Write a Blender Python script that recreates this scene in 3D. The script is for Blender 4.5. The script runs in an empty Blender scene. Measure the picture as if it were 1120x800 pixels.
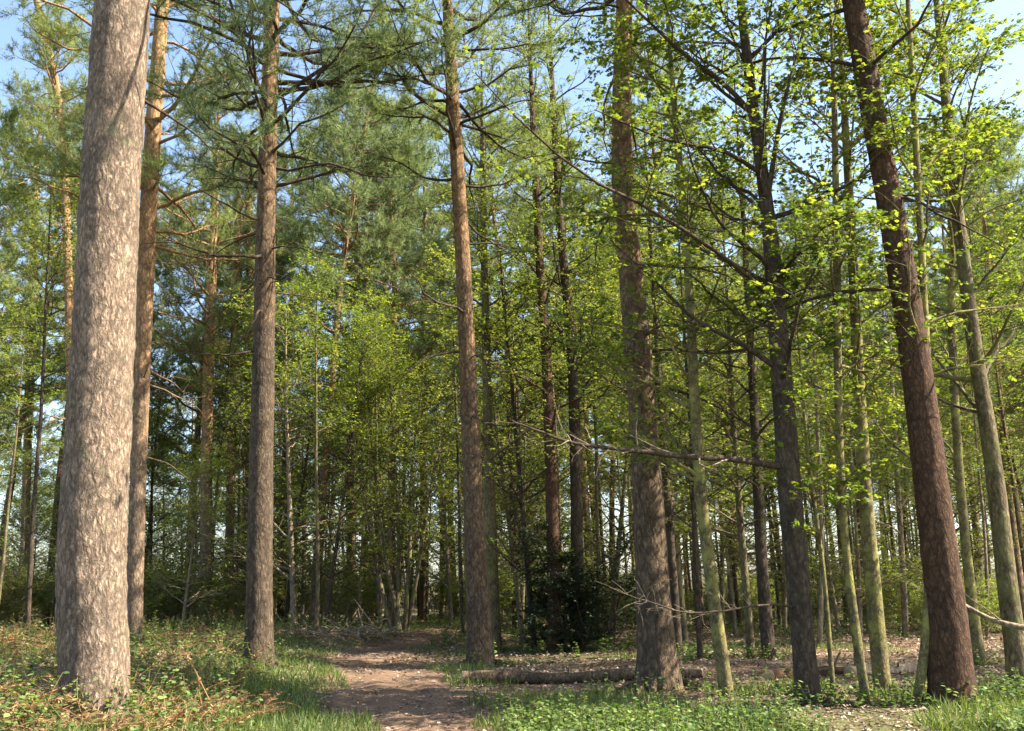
import bpy, math
import numpy as np
from mathutils import Matrix, Vector

# ------------------------------------------------------------------ camera, sky, sun
scene = bpy.context.scene
COL = scene.collection
F_PX = 1050.0
PITCH = math.radians(13.1)
ROLL = math.radians(1.0)
EYE = np.array([0.0, 0.0, 1.6])
Fw = np.array([0, math.cos(PITCH), math.sin(PITCH)])
Up0 = np.array([0, -math.sin(PITCH), math.cos(PITCH)])
Rt0 = np.array([1.0, 0, 0])
Rt = Rt0 * math.cos(ROLL) - Up0 * math.sin(ROLL)
Up = Up0 * math.cos(ROLL) + Rt0 * math.sin(ROLL)
cd = bpy.data.cameras.new('camera')
cam = bpy.data.objects.new('camera', cd)
COL.objects.link(cam)
m = Matrix.Identity(4)
for i in range(3):
    m[i][0], m[i][1], m[i][2], m[i][3] = Rt[i], Up[i], -Fw[i], EYE[i]
cam.matrix_world = m
cd.sensor_width = 36.0
cd.lens = 36.0 * F_PX / 1120.0
cd.clip_start = 0.1
cd.clip_end = 5000
scene.camera = cam

SUN_AZ, SUN_EL = math.radians(97), math.radians(46)
world = bpy.data.worlds.new('World')
scene.world = world
world.use_nodes = True
nt = world.node_tree
sky = nt.nodes.new('ShaderNodeTexSky')
sky.sky_type = 'NISHITA'
sky.sun_disc = False
sky.sun_elevation = SUN_EL
sky.sun_rotation = SUN_AZ
sky.air_density = 1.0
sky.dust_density = 1.6
bgn = nt.nodes['Background']
bgn.inputs['Strength'].default_value = 0.10
nt.links.new(sky.outputs[0], bgn.inputs[0])
sl = bpy.data.lights.new('sun', 'SUN')
sl.energy = 5.0
sl.angle = math.radians(0.5)
sl.color = (1.0, 0.91, 0.76)
sun = bpy.data.objects.new('sun', sl)
COL.objects.link(sun)
sdir = Vector((math.cos(SUN_EL) * math.sin(SUN_AZ), math.cos(SUN_EL) * math.cos(SUN_AZ), math.sin(SUN_EL)))
sun.rotation_euler = sdir.to_track_quat('Z', 'Y').to_euler()
sun.location = (40, 0, 40)

scene.view_settings.view_transform = 'Standard'
scene.view_settings.look = 'None'
scene.view_settings.exposure = 2.12
scene.view_settings.gamma = 1
scene.cycles.max_bounces = 7
scene.cycles.diffuse_bounces = 4
scene.cycles.transmission_bounces = 5
scene.cycles.transparent_max_bounces = 4
scene.cycles.use_denoising = True
scene.cycles.sample_clamp_indirect = 6

# ------------------------------------------------------------------ maths helpers
def unit(v):
    return v / np.maximum(np.linalg.norm(v, axis=-1, keepdims=True), 1e-9)

def lattice(seed, *ijk):
    n = np.zeros(np.shape(ijk[0]), dtype=np.uint64) + np.uint64(seed * 7919 + 13)
    for q, k in enumerate(ijk):
        n = (n ^ (k.astype(np.int64).astype(np.uint64) * np.uint64([73856093, 19349663, 83492791][q]))) * np.uint64(2654435761)
        n ^= n >> np.uint64(15)
    return (n & np.uint64(0xFFFFFF)).astype(float) / 0xFFFFFF

def noise2(x, y, seed=0, wrap=None):
    xi, yi = np.floor(x), np.floor(y)
    fx, fy = x - xi, y - yi
    fx, fy = fx * fx * (3 - 2 * fx), fy * fy * (3 - 2 * fy)
    x1 = xi + 1
    if wrap:
        xi, x1 = np.mod(xi, wrap), np.mod(x1, wrap)
    a, b = lattice(seed, xi, yi), lattice(seed, x1, yi)
    c, d = lattice(seed, xi, yi + 1), lattice(seed, x1, yi + 1)
    return (a * (1 - fx) + b * fx) * (1 - fy) + (c * (1 - fx) + d * fx) * fy

def sstep(a, b, x):
    t = np.clip((x - a) / (b - a), 0, 1)
    return t * t * (3 - 2 * t)

def height(x, y):
    x, y = np.asarray(x, float), np.asarray(y, float)
    h = 0.16 * (noise2(x * 0.22, y * 0.22, 3) - 0.5) + 0.06 * (noise2(x * 0.9, y * 0.9, 4) - 0.5)
    bank = sstep(-2.4, -6.5, x + 0.10 * (y - 12)) * sstep(45, 20, y)
    h = h + 0.38 * bank
    h = h + 0.9 * (noise2(x * 0.05 + 7, y * 0.05, 5) - 0.5) * sstep(28, 60, y)
    h = h + 0.25 * sstep(26, 34, y) * sstep(1, -3, x)
    h = h + 0.012 * np.clip(y - 60, 0, 200)
    return h

def ray(px, py):
    return Fw + (px - 560) / F_PX * Rt - (py - 400) / F_PX * Up

def at(px, py, depth):
    d = ray(px, py)
    return EYE + d * (depth / d[1])

def ground_hit(px, py):
    d = ray(px, py)
    t = 4.0
    while t < 200:
        p = EYE + d * t
        if p[2] <= float(height(p[0], p[1])):
            return p
        t += 0.03
    return EYE + d * t

def gz(x, y):
    return float(height(x, y))

# ------------------------------------------------------------------ mesh helpers
def build(name, groups, mats, parent=None, smooth=True):
    """groups: list of (V (n,3), F (m,k), material index, var (n,) or None)"""
    V = np.concatenate([g[0] for g in groups]).astype(np.float32)
    loops, totals, midx, var = [], [], [], []
    off = 0
    for g in groups:
        Fa = g[1]
        loops.append((Fa + off).ravel())
        totals.append(np.full(len(Fa), Fa.shape[1]))
        midx.append(np.full(len(Fa), g[2]))
        var.append(g[3] if g[3] is not None else np.full(len(g[0]), 0.5))
        off += len(g[0])
    loops = np.concatenate(loops).astype(np.int32)
    totals = np.concatenate(totals).astype(np.int32)
    starts = np.concatenate([[0], np.cumsum(totals)[:-1]]).astype(np.int32)
    me = bpy.data.meshes.new(name)
    me.vertices.add(len(V)); me.vertices.foreach_set('co', V.ravel())
    me.loops.add(len(loops)); me.loops.foreach_set('vertex_index', loops)
    me.polygons.add(len(totals))
    me.polygons.foreach_set('loop_start', starts)
    me.polygons.foreach_set('loop_total', totals)
    me.polygons.foreach_set('material_index', np.concatenate(midx).astype(np.int32))
    me.update(calc_edges=True)
    me.polygons.foreach_set('use_smooth', np.full(len(totals), smooth))
    at_ = me.attributes.new('var', 'FLOAT', 'POINT')
    at_.data.foreach_set('value', np.concatenate(var).astype(np.float32))
    for mt in mats:
        me.materials.append(mt)
    o = bpy.data.objects.new(name, me)
    COL.objects.link(o)
    if parent:
        o.parent = parent
    return o

def tubes(P, R, s=5, cap=False):
    """P (T,n,3), R (T,n) -> V, F quads"""
    T, n, _ = P.shape
    t = unit(np.gradient(P, axis=1))
    mt = np.abs(unit(P[:, -1] - P[:, 0])[:, 2])
    ref = np.where((mt > 0.8)[:, None], np.array([[1.0, 0.02, 0]]), np.array([[0, 0.02, 1.0]]))[:, None, :]
    u = unit(np.cross(t, np.broadcast_to(ref, t.shape)))
    v = np.cross(t, u)
    a = np.linspace(0, 2 * np.pi, s, endpoint=False)
    V = P[:, :, None] + R[:, :, None, None] * (np.cos(a)[None, None, :, None] * u[:, :, None] + np.sin(a)[None, None, :, None] * v[:, :, None])
    idx = np.arange(T * n * s).reshape(T, n, s)
    a0 = idx[:, :-1, :]; a1 = np.roll(idx, -1, axis=2)[:, :-1, :]
    b0 = idx[:, 1:, :]; b1 = np.roll(idx, -1, axis=2)[:, 1:, :]
    Fq = np.stack([a0, a1, b1, b0], -1).reshape(-1, 4)
    return V.reshape(-1, 3), Fq

def walk(rng, p0, d0, L, n, wob=0.15, up=0.0):
    """T random curved lines"""
    T = len(p0)
    P = np.zeros((T, n, 3)); P[:, 0] = p0
    d = unit(d0)
    st = (L / (n - 1))[:, None]
    for i in range(1, n):
        d = unit(d + rng.normal(0, wob, (T, 3)) + np.array([0, 0, up]))
        P[:, i] = P[:, i - 1] + d * st
    return P

def sample(P, R, t):
    """P (T,n,3), t (T,k) -> pos (T,k,3), tangent (T,k,3), radius (T,k)"""
    T, n, _ = P.shape
    q = np.clip(t, 0, 1) * (n - 1)
    i = np.minimum(q.astype(int), n - 2)
    f = (q - i)[..., None]
    ar = np.arange(T)[:, None]
    a, b = P[ar, i], P[ar, i + 1]
    return a * (1 - f) + b * f, unit(b - a), R[ar, i] * (1 - f[..., 0]) + R[ar, i + 1] * f[..., 0]

def spline(pts, per=8):
    pts = np.asarray(pts, float)
    n = len(pts)
    out = []
    for i in range(n - 1):
        p0, p1, p2, p3 = pts[max(i - 1, 0)], pts[i], pts[i + 1], pts[min(i + 2, n - 1)]
        for k in range(per):
            t = k / per
            out.append(0.5 * (2 * p1 + (p2 - p0) * t + (2 * p0 - 5 * p1 + 4 * p2 - p3) * t * t + (3 * p1 - p0 - 3 * p2 + p3) * t ** 3))
    out.append(pts[-1])
    return np.array(out)

# leaf templates: x along the leaf, y across, z off its plane
LEAF = np.array([[0, 0, 0], [.3, .26, .03], [.65, .24, .03], [1, 0, -.06], [.65, -.24, .03], [.3, -.26, .03]])
SYC = np.array([[0, 0, 0], [.10, .30, .02], [.30, .52, -.05], [.42, .26, .03], [.72, .34, -.02], [1, 0, -.10],
                [.72, -.34, -.02], [.42, -.26, .03], [.30, -.52, -.05], [.10, -.30, .02]])
NEEDLE = np.array([[0, -.03, 0], [1, 0, 0], [0, .03, 0]])
LITTER = np.array([[0, 0, 0], [.45, .34, .10], [1, 0, .04], [.5, -.3, .14]])

def leaves(P, axis, normal, size, tmpl, var):
    A = unit(axis)
    B = unit(np.cross(normal, A))
    C = np.cross(A, B)
    s = size[:, None, None]
    V = P[:, None] + s * (tmpl[None, :, 0:1] * A[:, None] + tmpl[None, :, 1:2] * B[:, None] + tmpl[None, :, 2:3] * C[:, None])
    k = len(tmpl)
    Fq = np.arange(len(P) * k).reshape(-1, k)
    return V.reshape(-1, 3), Fq, np.repeat(var, k)

# ------------------------------------------------------------------ materials
def new_mat(name):
    mt = bpy.data.materials.new(name)
    mt.use_nodes = True
    t = mt.node_tree
    t.nodes.clear()
    return mt, t

def N(t, typ, **kw):
    n = t.nodes.new(typ)
    for k, v in kw.items():
        if k.startswith('i_'):
            key = k[2:]
            n.inputs[int(key) if key.isdigit() else key].default_value = v
        else:
            setattr(n, k, v)
    return n

def ramp(t, src, stops, interp='LINEAR'):
    r = t.nodes.new('ShaderNodeValToRGB')
    r.color_ramp.interpolation = interp
    els = r.color_ramp.elements
    while len(els) < len(stops):
        els.new(0.5)
    for e, (p, c) in zip(els, stops):
        e.position = p
        e.color = (c[0], c[1], c[2], 1) if not np.isscalar(c) else (c, c, c, 1)
    t.links.new(src, r.inputs[0])
    return r.outputs[0]

def mixc(t, fac, a, b, mode='MIX'):
    n = t.nodes.new('ShaderNodeMix')
    n.data_type = 'RGBA'; n.blend_type = mode
    for sock, v in ((n.inputs[0], fac), (n.inputs[6], a), (n.inputs[7], b)):
        if isinstance(v, bpy.types.NodeSocket):
            t.links.new(v, sock)
        elif np.isscalar(v):
            sock.default_value = v
        else:
            sock.default_value = (v[0], v[1], v[2], 1)
    return n.outputs[2]

def math_n(t, op, a, b=None, clamp=False):
    n = t.nodes.new('ShaderNodeMath'); n.operation = op; n.use_clamp = clamp
    for i, v in enumerate((a, b)):
        if v is None: continue
        if isinstance(v, bpy.types.NodeSocket): t.links.new(v, n.inputs[i])
        else: n.inputs[i].default_value = v
    return n.outputs[0]

def noise_n(t, vec, scale, detail=4, rough=0.55):
    n = N(t, 'ShaderNodeTexNoise', i_Scale=scale, i_Detail=detail, i_Roughness=rough)
    t.links.new(vec, n.inputs['Vector'])
    return n.outputs['Fac']

def scaled(t, vec, s):
    n = N(t, 'ShaderNodeMapping'); n.inputs['Scale'].default_value = s
    t.links.new(vec, n.inputs['Vector'])
    return n.outputs[0]

def leaf_mat(name, dark, mid, light, trans=0.45, rough=0.55, tint=(1.5, 1.5, .6), spec=0.3):
    mt, t = new_mat(name)
    a = N(t, 'ShaderNodeAttribute', attribute_name='var')
    geo = N(t, 'ShaderNodeNewGeometry')
    nz = noise_n(t, geo.outputs['Position'], 0.6, 2)
    v = math_n(t, 'ADD', a.outputs['Fac'], math_n(t, 'MULTIPLY', math_n(t, 'SUBTRACT', nz, 0.5), 0.7), True)
    c = ramp(t, v, [(0.0, dark), (0.5, mid), (1.0, light)])
    p = N(t, 'ShaderNodeBsdfPrincipled', i_Roughness=rough)
    p.inputs['Specular IOR Level'].default_value = spec
    t.links.new(c, p.inputs['Base Color'])
    tr = N(t, 'ShaderNodeBsdfTranslucent')
    t.links.new(mixc(t, 1.0, c, tint, 'MULTIPLY'), tr.inputs[0])
    mx = N(t, 'ShaderNodeMixShader'); mx.inputs[0].default_value = trans
    t.links.new(p.outputs[0], mx.inputs[1]); t.links.new(tr.outputs[0], mx.inputs[2])
    out = N(t, 'ShaderNodeOutputMaterial')
    t.links.new(mx.outputs[0], out.inputs[0])
    return mt

def bark_mat(name, dark, light, upper=None, zlo=5, zhi=10, moss=None, moss_amt=0.0, scale=1.0, bump=0.5, zs=0.3):
    mt, t = new_mat(name)
    geo = N(t, 'ShaderNodeNewGeometry')
    tc = N(t, 'ShaderNodeTexCoord')
    pos = tc.outputs['Object']
    wn = N(t, 'ShaderNodeTexNoise', i_Scale=5.0 * scale, i_Detail=4, i_Roughness=.6)
    t.links.new(pos, wn.inputs['Vector'])
    vs = N(t, 'ShaderNodeVectorMath', operation='MULTIPLY_ADD')
    t.links.new(wn.outputs['Color'], vs.inputs[0])
    vs.inputs[1].default_value = (.16 / scale, .16 / scale, .16 / scale)
    t.links.new(pos, vs.inputs[2])
    st = scaled(t, vs.outputs[0], (1, 1, zs))
    vor = N(t, 'ShaderNodeTexVoronoi', feature='DISTANCE_TO_EDGE', i_Scale=15.0 * scale, i_Randomness=1.0)
    t.links.new(st, vor.inputs['Vector'])
    c1 = ramp(t, vor.outputs['Distance'], [(0.0, 0.0), (0.3, 1.0)])
    ridge = noise_n(t, st, 30 * scale, 5, .7)
    c2 = ramp(t, ridge, [(0.36, 0.0), (0.52, 1.0)])
    crack = math_n(t, 'MULTIPLY', math_n(t, 'ADD', math_n(t, 'MULTIPLY', c1, 0.6), 0.4), math_n(t, 'ADD', math_n(t, 'MULTIPLY', c2, .75), .25))
    vb = N(t, 'ShaderNodeTexVoronoi', feature='DISTANCE_TO_EDGE', i_Scale=6.5 * scale)
    t.links.new(scaled(t, vs.outputs[0], (1, 1, zs * 1.3)), vb.inputs['Vector'])
    fur = ramp(t, vb.outputs['Distance'], [(0.02, 0.0), (0.17, 1.0)])
    gap = ramp(t, noise_n(t, pos, 2.6, 4, .6), [(.34, 0.0), (.52, 1.0)])
    fur = math_n(t, 'SUBTRACT', 1.0, math_n(t, 'MULTIPLY', math_n(t, 'SUBTRACT', 1.0, fur), gap))
    crack = math_n(t, 'MULTIPLY', crack, math_n(t, 'ADD', math_n(t, 'MULTIPLY', fur, .75), .25))
    vc = N(t, 'ShaderNodeTexVoronoi', i_Scale=9.0 * scale)
    t.links.new(st, vc.inputs['Vector'])
    fine = noise_n(t, scaled(t, pos, (1, 1, 0.35)), 38 * scale, 6, 0.65)
    big = noise_n(t, pos, 1.1, 3)
    base = ramp(t, fine, [(0.3, dark), (0.68, light)])
    base = mixc(t, math_n(t, 'MULTIPLY', vc.outputs['Color'], 0.28), base, [min(1, c * 1.35) for c in light])
    if upper is not None:
        z = N(t, 'ShaderNodeSeparateXYZ'); t.links.new(pos, z.inputs[0])
        zf = math_n(t, 'ADD', z.outputs[2], math_n(t, 'MULTIPLY', math_n(t, 'SUBTRACT', big, 0.5), 7.0))
        mr = N(t, 'ShaderNodeMapRange'); mr.inputs[1].default_value = zlo; mr.inputs[2].default_value = zhi
        t.links.new(zf, mr.inputs[0])
        upc = ramp(t, fine, [(0.3, [c * .62 for c in upper]), (0.65, upper)])
        base = mixc(t, mr.outputs[0], base, upc)
    base = mixc(t, math_n(t, 'MULTIPLY', math_n(t, 'SUBTRACT', 1.0, crack), 0.85), base, [c * .35 for c in dark])
    if moss is not None:
        mz = noise_n(t, pos, 2.3, 5, 0.7)
        mk = ramp(t, mz, [(0.62 - 0.35 * moss_amt, 0.0), (0.78 - 0.35 * moss_amt, 1.0)])
        base = mixc(t, math_n(t, 'MULTIPLY', mk, min(1.0, .4 + moss_amt)), base, moss)
    base = mixc(t, 1.0, base, ramp(t, big, [(0.3, (.74, .75, .76)), (0.7, (1.16, 1.13, 1.08))]), 'MULTIPLY')
    p = N(t, 'ShaderNodeBsdfPrincipled', i_Roughness=0.9)
    p.inputs['Specular IOR Level'].default_value = 0.15
    t.links.new(base, p.inputs['Base Color'])
    hgt = math_n(t, 'ADD', math_n(t, 'MULTIPLY', crack, 0.7), math_n(t, 'MULTIPLY', fine, 0.5))
    b = N(t, 'ShaderNodeBump', i_Strength=bump, i_Distance=0.025)
    t.links.new(hgt, b.inputs['Height']); t.links.new(b.outputs[0], p.inputs['Normal'])
    out = N(t, 'ShaderNodeOutputMaterial')
    t.links.new(p.outputs[0], out.inputs[0])
    return mt

def ground_mat(name, cols, scale=1.0, moss=None, bump=0.6):
    mt, t = new_mat(name)
    pos = N(t, 'ShaderNodeNewGeometry').outputs['Position']
    n1 = noise_n(t, pos, 0.55 * scale, 5, 0.6)
    n2 = noise_n(t, pos, 9 * scale, 6, 0.7)
    n3 = noise_n(t, pos, 45 * scale, 4, 0.7)
    v = math_n(t, 'ADD', math_n(t, 'MULTIPLY', n2, 0.5), math_n(t, 'MULTIPLY', n3, 0.5))
    c = ramp(t, v, [(0.30, cols[0]), (0.5, cols[1]), (0.68, cols[2])])
    c = mixc(t, ramp(t, n1, [(0.35, 0.0), (0.65, 0.55)]), c, cols[3])
    if moss is not None:
        a = N(t, 'ShaderNodeAttribute', attribute_name='var')
        mk = math_n(t, 'MULTIPLY', a.outputs['Fac'], ramp(t, n2, [(0.32, 0.1), (0.6, 1.0)]), True)
        c = mixc(t, mk, c, moss)
    p = N(t, 'ShaderNodeBsdfPrincipled', i_Roughness=0.95)
    p.inputs['Specular IOR Level'].default_value = 0.1
    t.links.new(c, p.inputs['Base Color'])
    b = N(t, 'ShaderNodeBump', i_Strength=bump, i_Distance=0.05)
    t.links.new(v, b.inputs['Height']); t.links.new(b.outputs[0], p.inputs['Normal'])
    out = N(t, 'ShaderNodeOutputMaterial')
    t.links.new(p.outputs[0], out.inputs[0])
    return mt

M = {}
M['bark_grey'] = bark_mat('grey_pine_bark', (.08, .058, .042), (.43, .32, .235), moss=(.16, .19, .09), moss_amt=0.1, scale=1.25, bump=0.9)
M['bark_pine'] = bark_mat('scots_pine_bark', (.055, .04, .027), (.25, .175, .112), upper=(.40, .235, .12), zlo=4, zhi=11, bump=0.9)
M['bark_pink'] = bark_mat('pinkish_pine_bark', (.10, .072, .05), (.40, .285, .195), upper=(.56, .33, .165), zlo=4, zhi=9, bump=0.7)
M['bark_brown'] = bark_mat('grey_brown_pine_bark', (.045, .034, .024), (.185, .135, .092), upper=(.37, .23, .125), zlo=6, zhi=12, bump=0.9)
M['bark_dark'] = bark_mat('dark_bark', (.045, .034, .026), (.13, .095, .065), moss=(.07, .085, .03), moss_amt=0.15, bump=0.6)  # dark brown bark with sparse random moss patches
M['bark_red'] = bark_mat('red_brown_bark', (.045, .028, .019), (.16, .088, .053), moss=(.10, .11, .045), moss_amt=0.05, bump=0.6, scale=1.5)
M['bark_moss'] = bark_mat('mossy_green_bark', (.08, .065, .032), (.29, .24, .12), moss=(.27, .26, .07), moss_amt=0.42, bump=0.35, scale=1.7, zs=.5)
M['bark_olive'] = bark_mat('olive_brown_bark', (.07, .054, .034), (.28, .22, .13), moss=(.14, .15, .05), moss_amt=0.4, bump=0.5)
M['bark_dead'] = bark_mat('dead_wood', (.17, .13, .09), (.42, .34, .24), bump=0.5)
M['cut'] = ground_mat('cut_wood', [(.35, .25, .15), (.45, .34, .2), (.5, .4, .25), (.4, .3, .18)], 2.0)
M['needle'] = leaf_mat('pine_needles', (.07, .10, .035), (.20, .24, .08), (.38, .40, .14), 0.45, tint=(1.25, 1.35, .8))
M['needle_blue'] = leaf_mat('blue_green_needles', (.06, .09, .04), (.16, .205, .085), (.31, .34, .15), 0.42, tint=(1.2, 1.3, .9))
M['leaf_spring'] = leaf_mat('spring_leaves', (.055, .09, .02), (.148, .195, .035), (.34, .345, .05), 0.5, tint=(1.3, 1.38, .6))
M['leaf_green'] = leaf_mat('green_leaves', (.055, .08, .022), (.148, .182, .045), (.31, .31, .075), 0.5)
M['leaf_olive'] = leaf_mat('olive_leaves', (.07, .09, .028), (.17, .20, .055), (.31, .32, .09), 0.45)
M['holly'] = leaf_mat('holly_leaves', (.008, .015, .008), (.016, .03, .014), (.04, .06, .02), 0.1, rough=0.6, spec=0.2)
M['bramble'] = leaf_mat('bramble_leaves', (.03, .065, .018), (.085, .145, .035), (.19, .25, .07), 0.35)
M['grass'] = leaf_mat('grass_blades', (.04, .075, .018), (.10, .145, .035), (.21, .24, .07), 0.35)
M['bracken'] = leaf_mat('dead_bracken', (.09, .05, .025), (.24, .14, .065), (.46, .32, .16), 0.3, tint=(1.3, 1.0, .7))
M['litter'] = leaf_mat('fallen_leaf', (.07, .045, .028), (.21, .14, .09), (.50, .42, .34), 0.1, tint=(1, 1, 1))
M['ground'] = ground_mat('forest_floor', [(.05, .035, .022), (.14, .095, .06), (.26, .19, .13), (.11, .075, .045)], 1.0, moss=(.07, .105, .025))
M['path'] = ground_mat('trodden_earth', [(.07, .045, .03), (.155, .10, .065), (.27, .19, .13), (.11, .07, .044)], 1.0, bump=0.4)

# ------------------------------------------------------------------ properties
def tag(o, label=None, cat=None, group=None, kind=None):
    if label: o['label'] = label
    if cat: o['category'] = cat
    if group: o['group'] = group
    if kind: o['kind'] = kind
    return o

def empty(name, loc, label, cat, group=None):
    o = bpy.data.objects.new(name, None)
    COL.objects.link(o)
    o.location = loc
    o.empty_display_size = 0.3
    return tag(o, label, cat, group)

def copy_thing(root, loc, rz, sc, label=None, group=None):
    r = root.copy(); COL.objects.link(r)
    r.location = loc; r.rotation_euler = (0, 0, rz); r.scale = (sc[0], sc[0], sc[1])
    if label: r['label'] = label
    if group: r['group'] = group
    for ch in list(root.children):
        c = ch.copy(); COL.objects.link(c); c.parent = r
    return r

# ------------------------------------------------------------------ ground and path
def path_edges(y):
    """x of the path's left and right edge at depth y"""
    cy = [6, 11.8, 14, 17, 20, 24, 28, 33, 40, 60]
    lx = [-1.9, -2.0, -2.5, -3.2, -3.95, -5.0, -5.0, -3.2, -1.2, 2.0]
    rx = [-.1, -0.25, -0.6, -0.95, -1.5, -2.6, -3.0, -1.9, -.2, 3.0]
    return np.interp(y, cy, lx), np.interp(y, cy, rx)

def axis_pts(lo, hi, dense_lo, dense_hi, step, ratio=1.18):
    a = list(np.arange(dense_lo, dense_hi, step))
    s, x = step, a[-1]
    while x < hi:
        s *= ratio; x += s; a.append(x)
    s, x = step, a[0]
    while x > lo:
        s *= ratio; x -= s; a.insert(0, x)
    return np.array(a)

gx = axis_pts(-1500, 1500, -22, 22, 0.25)
gy = axis_pts(-1500, 1500, 4, 50, 0.25)
X, Y = np.meshgrid(gx, gy)
Z = height(X, Y)
inp = (np.abs(X) < 25) & (Y > 3) & (Y < 52)
Z = Z + np.where(inp, 0.05 * (noise2(X * 2.2, Y * 2.2, 11) - 0.5), 0)
pl, pr = path_edges(Y)
on_path = sstep(0.0, 0.6, np.minimum(X - pl, pr - X)) * (Y < 60)
Z = Z - 0.06 * on_path
green = sstep(0.45, 0.65, noise2(X * 0.25, Y * 0.25, 21)) * 0.6
green = np.maximum(green, sstep(3.0, 0.5, np.abs(X - pl + 1.2)) * 0.95)
green = np.maximum(green, sstep(15.5, 13.0, Y) * (X > 0) * 0.8)
green = np.where(X < pl - 3, np.maximum(green, 0.5), green)
idx = np.arange(X.size).reshape(X.shape)
Fg = np.stack([idx[:-1, :-1], idx[:-1, 1:], idx[1:, 1:], idx[1:, :-1]], -1).reshape(-1, 4)
g = build('ground', [(np.stack([X, Y, Z], -1).reshape(-1, 3), Fg, 0, green.ravel())], [M['ground']])
tag(g, kind='structure')

ys = np.arange(6, 58, 0.2)
ns = 22
Vp = []
for y in ys:
    l, r = path_edges(y)
    l += 0.5 * (noise2(np.array(y * 0.8), np.array(1.0), 31) - .5) + 0.25 * (noise2(np.array(y * 3.0), np.array(1.0), 32) - .5)
    r += 0.6 * (noise2(np.array(y * 0.8), np.array(5.0), 33) - .5) + 0.25 * (noise2(np.array(y * 3.0), np.array(7.0), 34) - .5)
    for k in range(ns):
        x = l + (r - l) * k / (ns - 1)
        e = min(k, ns - 1 - k) / (ns - 1)
        ruts = 0.02 * math.sin(k / (ns - 1) * math.pi * 5)
        z = gz(x, y) + (0.012 if 0 < k < ns - 1 else -0.10) + 0.02 * float(noise2(np.array(x * 3), np.array(y * 3.), 35)) + ruts * sstep(0, .2, e)
        Vp.append((x, y, z))
Vp = np.array(Vp); ip = np.arange(len(Vp)).reshape(len(ys), ns)
Fp = np.stack([ip[:-1, :-1], ip[:-1, 1:], ip[1:, 1:], ip[1:, :-1]], -1).reshape(-1, 4)
tag(build('path', [(Vp, Fp, 0, None)], [M['path']]), kind='structure')

# ------------------------------------------------------------------ trunks
def trunk_from_px(ctrl, depth=None, H=20.0):
    """ctrl: (px, py, width px) from the foot up; gives world points and radii of the real trunk"""
    if depth is None:
        base = ground_hit(ctrl[0][0], ctrl[0][1]); depth = base[1]
    else:
        base = at(ctrl[0][0], ctrl[0][1], depth)
    P, R = [], []
    for k, (px, py, w) in enumerate(ctrl):
        p = at(px, py, depth)
        R.append(w / 2 / F_PX * (depth / ray(px, py)[1]))
        P.append(p)
    P[0] = np.array([P[0][0], depth, gz(P[0][0], depth) - 0.05])
    P = np.array(P); R = np.array(R)
    # carry on above the frame, bending back to the vertical
    d = unit(P[-1] - P[-2])
    top = P[-1].copy()
    taper = R[-1]
    z0 = P[-1][2]
    if z0 < H:
        ex, er = [], []
        steps = max(3, int((H - z0) / 2))
        for k in range(1, steps + 1):
            d = unit(d + np.array([0, 0, 0.25]))
            top = top + d * ((H - z0) / steps)
            ex.append(top.copy()); er.append(taper * (1 - 0.88 * k / steps))
        P = np.vstack([P, ex]); R = np.concatenate([R, er])
    S = spline(np.column_stack([P, R]), 6)
    return S[:, :3], np.maximum(S[:, 3], 0.008)

def trunk_mesh(P, R, seed, rough=0.03, flare=0.16, sides=18, ridge=0.0, seg=0.12):
    base = P[0].copy()
    L = np.concatenate([[0], np.cumsum(np.linalg.norm(np.diff(P, axis=0), axis=1))])
    n = int(min(L[-1] / seg, 220))
    q = np.linspace(0, 1, n) ** 1.25 * L[-1]
    Pn = np.column_stack([np.interp(q, L, P[:, i]) for i in range(3)])
    Rn = np.interp(q, L, R)
    Rn = Rn * (1 + flare * np.exp(-q / (Rn[0] * 1.6)))
    V, Fq = tubes((Pn - base)[None], Rn[None], sides)
    V = V.reshape(n, sides, 3)
    C = (Pn - base)[:, None]
    rad = V - C
    an = np.arange(sides) / sides
    A, Q = np.meshgrid(an, q)
    lump = noise2(A * 6, Q * 1.3, seed, wrap=6) - 0.5
    lob = (noise2(A * 5, Q * 0 + 3, seed + 5, wrap=5) - 0.5) * np.exp(-Q / (Rn[0] * 2.2))
    k = 1 + rough * 2 * lump + 0.6 * lob
    if ridge:
        rg = np.abs(noise2(A * sides / 4, Q * 6, seed + 9, wrap=sides // 4) - 0.5) * 2
        k = k + ridge * (rg - .5)
    V = C + rad * k[..., None]
    return V.reshape(-1, 3), Fq, base

# ------------------------------------------------------------------ broadleaved trees
def even(P, R, n=60):
    L = np.concatenate([[0], np.cumsum(np.linalg.norm(np.diff(P, axis=0), axis=1))])
    q = np.linspace(0, L[-1], n)
    return np.column_stack([np.interp(q, L, P[:, i]) for i in range(3)]), np.interp(q, L, R)

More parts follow.
